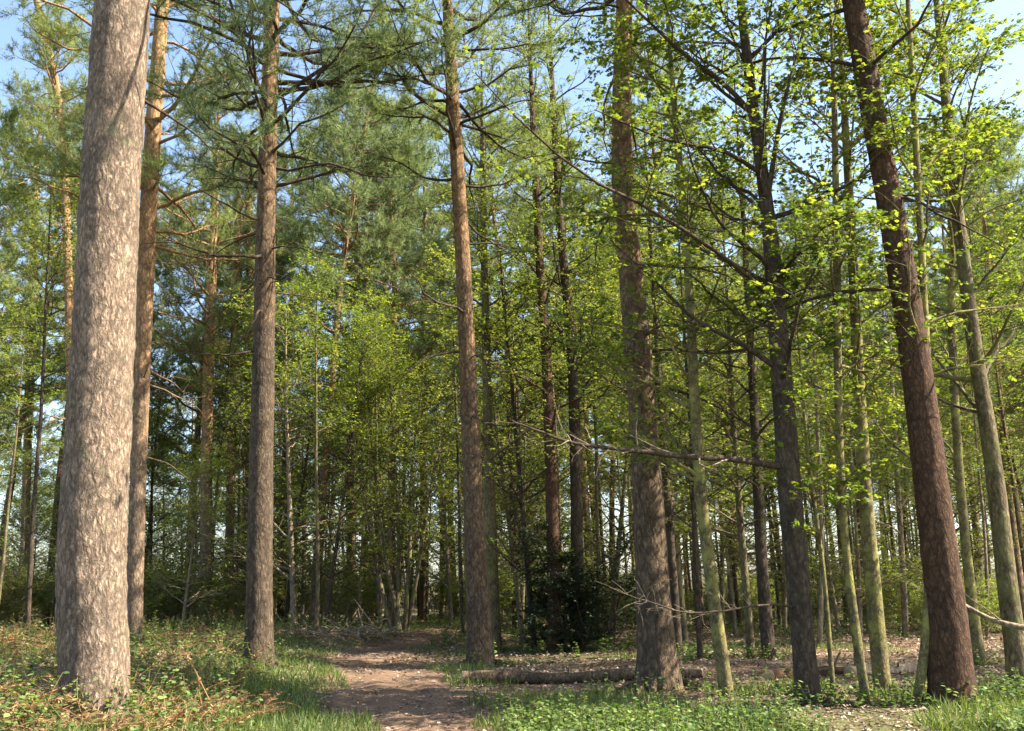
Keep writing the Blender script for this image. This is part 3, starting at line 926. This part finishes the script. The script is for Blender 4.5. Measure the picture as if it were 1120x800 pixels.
GAPS = []
for px, y, sc_ in [(172, 50, 1.0), (186, 60, 1.1), (163, 42, .9), (205, 56, 1.0), (122, 50, .9), (30, 50, .9)]:
    x = (px - 560) / F_PX * y
    GAPS.append((px, x, y, sc_))
ZONES = [(62, 'left of the huge pine'), (150, 'behind the huge left pine'), (222, 'right of the orange-topped left pine'), (280, 'left of the dark straight pine'),
         (335, 'just right of the dark straight pine'), (400, 'above the brash heap'), (455, 'beyond the bend of the path'), (515, 'left of the log-end pine'),
         (560, 'right of the log-end pine'), (600, 'left of the holly'), (650, 'over the holly'), (700, 'behind the stout leaning pine'),
         (750, 'right of the stout leaning pine'), (800, 'behind the leaning mossy trunk'), (850, 'left of the forked trunk'), (905, 'right of the forked trunk'),
         (950, 'behind the wavy stem'), (1010, 'left of the thick right pine'), (1065, 'behind the thick right pine'), (9999, 'at the right edge')]
def zone_label(kind, px, y):
    z = next(n for lim, n in ZONES if px < lim)
    d = 'nearer' if y < 40 else 'middle-distance' if y < 58 else 'distant' if y < 80 else 'farthest'
    return d + ' ' + kind + ' ' + z
for px, y, sc_ in [(345, 36, 1.0), (385, 44, 1.1), (425, 39, 1.0), (462, 47, 1.15), (405, 54, 1.2), (210, 47, 1.1), (130, 44, 1.05), (60, 52, 1.1),
                   (570, 44, 1.05), (640, 40, 1.0), (310, 50, 1.1)]:
    x = (px - 560) / F_PX * y
    put(pines, x, y, (sc_, sc_), label=zone_label('dense-crowned pine', px, y)); placed.append((x, y))
for px, x, y, sc_ in GAPS:
    put(leafies, x, y, (sc_, sc_), label=zone_label('low-crowned tree', px, y)); placed.append((x, y))
scatter(pines, 20, 34, 58, 4.2, .9, 1.05, lambda px, y: px > 330 or y > 38)
scatter(pines, 48, 58, 110, 4.2, .9, 1.15)
scatter(leafies, 24, 26, 40, 2.0, .7, 1.0, lambda px, y: px > 560 or (px > 330 and y > 31))
scatter(leafies, 22, 31, 60, 2.0, .9, 1.15, lambda px, y: 290 < px < 620)
scatter(leafies, 46, 34, 85, 2.0, .45, .8, lambda px, y: px < 330)
scatter(leafies, 44, 38, 90, 2.8, .85, 1.2, lambda px, y: px > 300)
scatter(saps, 84, 26, 62, 1.2, .8, 1.1, lambda px, y: px > 330 or rng.random() < .3)
scatter(bushes, 60, 36, 90, 1.5, .8, 1.5, lambda px, y: px < 560 or y > 36)
scatter(bushes, 40, 33, 62, 1.4, .9, 1.7, lambda px, y: px < 640)
scatter(bushes, 24, 27, 48, 1.3, .6, 1.1, lambda px, y: px > 640)
# a few trees just outside the frame on the sunny side, whose shade falls into the picture
for x, y, pr_, s in [(21.0, 17.0, pines, 1.0), (15.5, 21.5, leafies, .9), (20, 26, pines, 1.), (13, 3, pines, .95)]:
    put(pr_, x, y, (s, s), label=('pine' if pr_ is pines else 'broadleaved tree') + ' standing just past the right edge of the photo')
SEED[0] += 1  # extra unseen pine, its high crown placed to shade the huge pine's upper trunk
rg2 = np.random.default_rng(SEED[0])
P, R = proto_line(rg2, 27, .24)
V, Fq, _ = trunk_mesh(P, R, 99, sides=14)
wood, lv = pine_crown(rg2, P, R, t0=.66, nl=84, Lmax=3.6, dead=4)
bs = np.array([7.6, 6.6, gz(7.6, 6.6)])
assemble('pine_tree', 'unseen tall pine added past the right edge to shade the huge pine', 'tree', 'pines around the path', bs, (V + P[0], Fq), wood, lv, 'bark_pine', 'needle')

# ------------------------------------------------------------------ holly, log, cut logs, brash
rng = np.random.default_rng(17)
def bush_cluster(name, label, cat, px, py, wpx, hpx, leafm, bark, n_stem, lsize, tmpl=LEAF, nleaf=8, group=None, nl=12, Lf=.5):
    b = ground_hit(px, py)
    w = wpx / F_PX * b[1]; h = hpx / F_PX * b[1]
    root = empty(name, tuple(b), label, cat, group)
    gw, gl = [], []
    for s in range(n_stem):
        x0, y0 = rng.uniform(-.38, .38) * w, rng.uniform(-.25, .25) * w
        hh = h * rng.uniform(.35, 1.2)
        S = walk(rng, np.array([[x0, y0, -.05]]), np.array([[x0 / w * .7, y0 / w * .7, 1]]), np.array([hh]), 9, .06, .02)[0]
        Rr = np.linspace(.03, .008, 9)
        gw.append((*tubes(S[None], Rr[None], 6), 0, None))
        w_, l_ = broadleaf(rng, S, Rr, t0=.05, nl=nl, Lmax=w * Lf, lsize=lsize, nleaf=nleaf, sub=6, twl=.25, tmpl=tmpl, elev=(-15, 30))
        gw += [(v, f, 0, None) for v, f in w_]; gl.append((l_[0], l_[1], 0, l_[2]))
    build('stems', gw, [M[bark]], root)
    build('foliage', gl, [M[leafm]], root, smooth=False)
    return root
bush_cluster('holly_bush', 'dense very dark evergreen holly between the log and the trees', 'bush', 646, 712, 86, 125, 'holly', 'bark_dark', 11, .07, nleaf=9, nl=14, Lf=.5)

def log_thing(name, label, ax, ay, bx, by, wpx, bark, group=None):
    a, b = ground_hit(ax, ay), ground_hit(bx, by)
    r = wpx / 2 / F_PX * (a[1] + b[1]) / 2
    n = 40
    q = np.linspace(0, 1, n)[:, None]
    P = a * (1 - q) + b * q
    P[:, 2] = height(P[:, 0], P[:, 1]) * .3 + P[:, 2].mean() * .7 + r * .72
    P[:, 1] += .06 * np.sin(q[:, 0] * 7); P[:, 2] += .02 * np.sin(q[:, 0] * 11)
    R = r * (1 + .10 * np.sin(q[:, 0] * 9 + 1)) * np.linspace(1.05, .85, n)
    base = P.mean(axis=0); base[2] = gz(base[0], base[1])
    V, Fq = tubes((P - base)[None], R[None], 20)
    V = V.reshape(n, 20, 3)
    A, Q = np.meshgrid(np.arange(20) / 20, q[:, 0] * 20)
    k = 1 + .12 * (noise2(A * 6, Q, 71, wrap=6) - .5)
    V = (P - base)[:, None] + (V - (P - base)[:, None]) * k[..., None]
    root = empty(name, tuple(base), label, 'log', group)
    build('bark', [(V.reshape(-1, 3), Fq, 0, None)], [M[bark]], root)
    ks = rng.integers(3, n - 3, 7)
    ps = (P - base)[ks]
    dsx = np.column_stack([rng.normal(0, .4, 7), rng.uniform(-1, .3, 7), rng.uniform(.2, 1, 7)])
    PS_ = walk(rng, ps, dsx, r + rng.uniform(.05, .3, 7), 5, .1)
    build('branch_stubs', [(*tubes(PS_, np.tile(np.linspace(.03, .014, 5), (7, 1)), 6), 0, None)], [M['bark_dead']], root)
    for e, ring in ((0, V[0]), (1, V[-1])):
        c = ring.mean(axis=0)
        ax_ = unit((P[1] - P[0]) if e == 0 else (P[-2] - P[-1]))
        rings = [ring, c + (ring - c) * .92 - ax_ * .012, c + (ring - c) * .4 - ax_ * .016]
        Vc = np.vstack(rings + [[c - ax_ * .016]])
        Fc = []
        for j in range(2):
            for i in range(20):
                Fc.append((j * 20 + i, j * 20 + (i + 1) % 20, (j + 1) * 20 + (i + 1) % 20, (j + 1) * 20 + i))
        Ft = [(40 + i, 40 + (i + 1) % 20, 60) for i in range(20)]
        build('cut_end', [(Vc, np.array(Fc), 0, None), (Vc[40:], np.array(Ft) - 40, 0, None)], [M['cut']], root)
    return root
log_thing('fallen_log', 'long fallen log lying across the clearing behind the path', 506, 748, 768, 741, 12.5, 'bark_pine')
log_thing('fallen_log', 'short dark cut log lying beside the foot of the forked trunk', 842, 744, 925, 738, 11, 'bark_red', 'cut logs on the right')
log_thing('fallen_log', 'pale sunlit cut log lying behind the wavy stem', 930, 741, 1030, 736, 13, 'bark_dead', 'cut logs on the right')

# broken limb leaning in on the right edge
b = at(1080, 680, 14.5)
q = np.array([at(*p) for p in ((1180, 702, 13.8), (1125, 688, 14.0), (1085, 678, 14.2), (1052, 660, 14.5), (1036, 648, 14.7))]) - b
S = spline(q, 6)
root = empty('broken_branch', tuple(b), 'pale broken bare limb jutting in low from the right edge', 'branch')
build('limb', [(*tubes(S[None], np.linspace(.05, .02, len(S))[None], 9), 0, None)], [M['bark_dead']], root)
q2 = walk(rng, S[[10, 16, 21]], np.array([[-.6, .2, .8], [-.8, -.3, .5], [-.5, .3, -.5]]), np.array([.8, .6, .5]), 7, .15)
build('twigs', [(*tubes(q2, np.tile(np.linspace(.012, .004, 7), (3, 1)), 5), 0, None)], [M['bark_dead']], root)

# heap of brash and earth left of the bend
b = ground_hit(372, 700)
root = empty('brash_heap', tuple(b), 'low heap of earth and cut brush just beyond the grass verge', 'heap')
nu, nv = 40, 14
u = np.linspace(0, 2 * np.pi, nu, endpoint=False); v = np.linspace(0, 1, nv)
U_, V_ = np.meshgrid(u, v)
rr = (1 - V_) ** .8
hx, hy = rr * np.cos(U_) * 1.3, rr * np.sin(U_) * 1.0
hz = .34 * np.sin(V_ * np.pi / 2) * (1 + .6 * (noise2(hx * 3 + 9, hy * 3 + 9, 90) - .5)) + .1 * noise2(hx * 8 + 9, hy * 8 + 9, 91) - .08
hz = hz - .06 + height(hx + b[0], hy + b[1]) - b[2]
ii = np.arange(nu * nv).reshape(nv, nu)
Fh = np.stack([ii[:-1], np.roll(ii, -1, 1)[:-1], np.roll(ii, -1, 1)[1:], ii[1:]], -1).reshape(-1, 4)
build('mound', [(np.stack([hx, hy, hz], -1).reshape(-1, 3), Fh, 0, np.full(nu * nv, .12))], [M['ground']], root)
nt_ = 160
p0 = np.column_stack([rng.uniform(-1.6, 1.6, nt_), rng.uniform(-.8, .8, nt_), rng.uniform(.08, .34, nt_)])
d0 = rng.normal(0, 1, (nt_, 3)) * np.array([1, 1, .25])
PT = walk(rng, p0, d0, rng.uniform(.3, 1.3, nt_), 6, .12)
build('sticks', [(*tubes(PT, rng.uniform(.008, .03, nt_)[:, None] * np.linspace(1, .4, 6)[None], 5), 0, None)], [M['bark_dead']], root)

# ------------------------------------------------------------------ floor cover (uncountable)
rng = np.random.default_rng(23)
def frustum_pts(n, ylo, yhi, xlo=-1e9, xhi=1e9, power=1.6):
    y = ylo + (yhi - ylo) * rng.random(n) ** power
    x = rng.uniform(-.62, .62, n) * y
    k = (x > xlo) & (x < xhi)
    return x[k], y[k]

# fallen leaves
x, y = frustum_pts(90000, 9, 48)
pa, pb = path_edges(y)
onp = (x > pa) & (x < pb)
k = np.where(onp, rng.random(len(x)) < .4, (x > pa - 1) | (rng.random(len(x)) < .45))
x, y = x[k], y[k]
z = height(x, y) + .02 + rng.uniform(0, .03, len(x))
ax = np.column_stack([rng.normal(0, 1, (len(x), 2)), rng.normal(0, .2, len(x))])
nm = np.array([0, 0, 1.]) + rng.normal(0, .35, (len(x), 3))
sz = rng.uniform(.035, .09, len(x)) * np.clip(y / 18, .8, 1.4)
lv = leaves(np.column_stack([x, y, z]), ax, nm, sz, LITTER, rng.beta(1.6, 2.4, len(x)))
tag(build('fallen_leaves', [(lv[0], lv[1], 0, lv[2])], [M['litter']], smooth=False), 'brown and pale fallen leaves over the woodland floor', 'leaf litter', kind='stuff')

# fallen twigs
x, y = frustum_pts(2600, 10, 40)
PT = walk(rng, np.column_stack([x, y, height(x, y) + .03]), np.column_stack([rng.normal(0, 1, (len(x), 2)), np.zeros(len(x))]), rng.uniform(.15, .9, len(x)), 5, .15)
PT[:, :, 2] = height(PT[:, :, 0], PT[:, :, 1]) + .025
tag(build('fallen_twigs', [(*tubes(PT, rng.uniform(.003, .011, len(x))[:, None] * np.linspace(1, .5, 5)[None], 4), 0, None)], [M['bark_dead']]),
    'thin dead twigs strewn over the forest floor', 'twigs', kind='stuff')

# grass
def grass(x, y, h):
    n = len(x)
    z = height(x, y) - .01
    ax = np.column_stack([rng.normal(0, .45, (n, 2)), np.ones(n)])
    nm = np.column_stack([rng.normal(0, 1, (n, 2)), rng.normal(0, .2, n)])
    T_ = np.array([[0, -.035, 0], [.55, -.025, .05], [1, 0, .22], [.55, .025, .05], [0, .035, 0]])
    return leaves(np.column_stack([x, y, z]), ax, nm, h, T_, np.clip(rng.normal(.45, .25, n), 0, 1))
gl = []
x, y = frustum_pts(200000, 9, 45)
pa, pb = path_edges(y)
clump = noise2(x * .8, y * .8, 51)
dl = pa - x
k = ((dl > -.4) & (dl < 2.4) & (clump > .2)) | ((dl >= 3.2) & (clump > .6) & (rng.random(len(x)) < .5)) | ((x > pb - .2) & (x < pb + 1.0) & (clump > .55)) \
    | ((x > pb) & (y < 15.5) & (clump > .45)) | ((x > pb) & (y > 20) & (clump > .72))
x, y = x[k], y[k]
lv = grass(x, y, rng.uniform(.07, .25, len(x)))
tag(build('grass', [(lv[0], lv[1], 0, lv[2])], [M['grass']], smooth=False), 'short green grass on the verge left of the path', 'grass', kind='stuff')

# nettles and brambles: stems with opposite leaves
def herb(x, y, hmin, hmax, npl, lsz, spread=.35):
    n = len(x)
    H = rng.uniform(hmin, hmax, n)
    p0 = np.column_stack([x, y, height(x, y) - .02])
    d0 = np.column_stack([rng.normal(0, spread, (n, 2)), np.ones(n)])
    PS = walk(rng, p0, d0, H, 5, .14)
    RS = np.full((n, 5), .003)
    t = np.tile(np.linspace(.25, 1.0, npl), (n, 1)) + rng.normal(0, .04, (n, npl))
    p, tg, _ = sample(PS, RS, t)
    az = rng.uniform(0, 6.28, (n, npl))
    ax = np.stack([np.cos(az), np.sin(az), rng.uniform(-.35, .35, (n, npl))], -1)
    nm = np.array([0, 0, 1.]) + rng.normal(0, .35, (n, npl, 3))
    lv = leaves(p.reshape(-1, 3), ax.reshape(-1, 3), nm.reshape(-1, 3), lsz * rng.uniform(.5, 1.25, n * npl), LEAF * np.array([1, 1.3, 1]),
                np.clip(np.repeat(rng.uniform(.2, .8, n), npl) + rng.normal(0, .18, n * npl), 0, 1))
    return tubes(PS, RS, 3), lv
FEET = np.array([f for f in FEET if f[1] > 5 and abs(f[0]) < 25])
def foot_ring(n, side):
    f = FEET[(FEET[:, 0] > -3.2) == side]
    c = f[rng.integers(len(f), size=n)]
    a, r_ = rng.uniform(0, 6.28, n), rng.uniform(.15, .75, n)
    return c[:, 0] + r_ * np.cos(a), c[:, 1] + r_ * np.sin(a)
# right foreground carpet
x, y = frustum_pts(13000, 8.5, 16.5, power=1.0)
pa, pb = path_edges(y)
den = noise2(x * .7, y * .7, 61) + .35 * noise2(x * 2.5, y * 2.5, 62)
k = (x > pb + .2) & (den > np.interp(y, [8, 13.6, 14.6, 16.5], [.5, .72, .95, 1.2]))
fx, fy = foot_ring(900, True)
x, y = np.concatenate([x[k], fx]), np.concatenate([y[k], fy])
st, lv = herb(x, y, .08, .42, 10, .062)
tag(build('nettle_carpet', [(*st, 1, None), (lv[0], lv[1], 0, lv[2])], [M['bramble'], M['bark_moss']], smooth=False),
    'bright green nettles carpeting the right foreground', 'ground cover', kind='stuff')
# left undergrowth
x, y = frustum_pts(10500, 8.5, 34, power=1.2)
pa, pb = path_edges(y)
den = noise2(x * .6, y * .6, 63) + .3 * noise2(x * 2.2, y * 2.2, 64)
k = (x < pa - 1.1) & (den > .5)
fx, fy = foot_ring(700, False)
x, y = np.concatenate([x[k], fx]), np.concatenate([y[k], fy])
st, lv = herb(x, y, .15, .8, 12, .062, .65)
tag(build('bramble_undergrowth', [(*st, 1, None), (lv[0], lv[1], 0, lv[2])], [M['bramble'], M['bracken']], smooth=False),
    'tangled low brambles under the pines left of the path', 'undergrowth', kind='stuff')
# bilberry-like low green further right and behind
x, y = frustum_pts(9000, 24, 50, power=1.0)
den = noise2(x * .35, y * .35, 65) + .3 * noise2(x * 1.7, y * 1.7, 66)
pa, pb = path_edges(y)
k = ((x > pb + .5) | (x < pa - .5)) & (den > .78)
st, lv = herb(x[k], y[k], .15, .55, 8, .1)
tag(build('low_herbs', [(*st, 1, None), (lv[0], lv[1], 0, lv[2])], [M['bramble'], M['bark_olive']], smooth=False),
    'patches of low green herbs among the far trunks', 'ground cover', kind='stuff')

# dead bracken: arching fronds with pinnae
def fronds(n, ctr, rad, Lr, up=.9):
    az = rng.uniform(0, 6.28, n)
    p0 = np.column_stack([ctr[0] + rng.normal(0, rad, n), ctr[1] + rng.normal(0, rad, n), np.zeros(n)])
    p0[:, 2] = height(p0[:, 0], p0[:, 1])
    d0 = np.column_stack([np.cos(az) * .7, np.sin(az) * .7, np.full(n, up)])
    PF = walk(rng, p0, d0, rng.uniform(*Lr, n), 9, .1, -.13)
    RF = np.tile(np.linspace(.005, .0015, 9), (n, 1))
    kk = 36
    t = np.tile(np.linspace(.3, 1, kk), (n, 1))
    p, tg, _ = sample(PF, RF, t)
    side = unit(np.cross(tg, np.array([0, 0, 1.])))
    s = np.where(np.arange(kk) % 2 == 0, 1, -1)[None, :, None]
    ax = side * s + tg * .35 + rng.normal(0, .25, p.shape)
    nm = np.array([0, 0, 1.]) + rng.normal(0, .5, p.shape)
    sz = (.13 * (1.2 - t)).ravel() * rng.uniform(.5, 1.2, n * kk)
    lv = leaves(p.reshape(-1, 3), ax.reshape(-1, 3), nm.reshape(-1, 3), sz, LEAF * np.array([1, .38, 1]), np.clip(rng.normal(.42, .25, n * kk), 0, 1))
    return tubes(PF, RF, 4), lv
x, y = frustum_pts(3000, 8.5, 34, power=1.1)
pa, pb = path_edges(y)
k = (x < pa - 1.3) & (noise2(x * .45 + 40, y * .45, 67) + .3 * noise2(x * 2.2, y * 2.2, 68) > .55)
std, lvd = fronds(int(k.sum()), (x[k], y[k]), .05, (.35, 1.0), .75)
tag(build('dead_undergrowth', [(*std, 0, None), (lvd[0], lvd[1], 0, lvd[2])], [M['bracken']], smooth=False),
    'brown dead bracken tangled through the left undergrowth', 'undergrowth', kind='stuff')
def bracken(label, px, py, n, rad, Lr, depth=None):
    c = ground_hit(px, py) if depth is None else at(px, py, depth)
    st, lv = fronds(n, c, rad, Lr)
    base = np.array([c[0], c[1], gz(c[0], c[1])])
    root = empty('bracken_clump', tuple(base), label, 'bracken', 'dead bracken clumps on the left')
    build('stalks', [(st[0] - base, st[1], 0, None)], [M['bracken']], root)
    build('fronds', [(lv[0] - base, lv[1], 0, lv[2])], [M['bracken']], root, smooth=False)
bracken('orange dead bracken standing tallest at the left edge behind the brambles', 28, 712, 60, .75, (.8, 1.5))
bracken('dead bracken clump at the bottom left corner of the photo', 15, 790, 40, .5, (.5, 1.0))
bracken('pale dead bracken at the bottom edge right of the huge pine', 178, 797, 26, .35, (.35, .75))
bracken('feathery pale dead bracken in front of the verge, nearest the path', 262, 786, 22, .25, (.4, .8))
bracken('rusty bracken clump in the shade in front of the dark straight pine', 245, 742, 14, .35, (.3, .6))

# bare dry stalks
for lab, pts in (('tall reddish dry stalk leaning left in the left undergrowth', [(244, 796), (226, 760), (205, 716)]),
                 ('short dry stalk with a pale tip right of the huge pine', [(176, 776), (182, 755), (189, 742)]),
                 ('thin dry stalk crossing beside the tall reddish stalk', [(226, 800), (220, 770), (217, 745)])):
    b = ground_hit(pts[0][0], min(pts[0][1], 799))
    q = np.array([at(px, py, b[1]) for px, py in pts]); q[0][2] = gz(b[0], b[1]) - .03
    S = spline(q - b, 6)
    root = empty('dry_stalk', tuple(b), lab, 'stalk', 'dry stalks in the undergrowth')
    build('stem', [(*tubes(S[None], np.linspace(.012, .006, len(S))[None], 6), 0, None)], [M['bracken']], root)
    n = 14
    p, tg, _ = sample(S[None], np.ones((1, len(S))), rng.uniform(.75, 1.02, (1, n)))
    lv = leaves(p[0], tg[0] * .5 + rng.normal(0, .6, (n, 3)), rng.normal(0, 1, (n, 3)), rng.uniform(.03, .07, n), LEAF, rng.uniform(.4, 1, n))
    build('dry_leaves', [(lv[0], lv[1], 0, lv[2])], [M['bracken']], root, smooth=False)
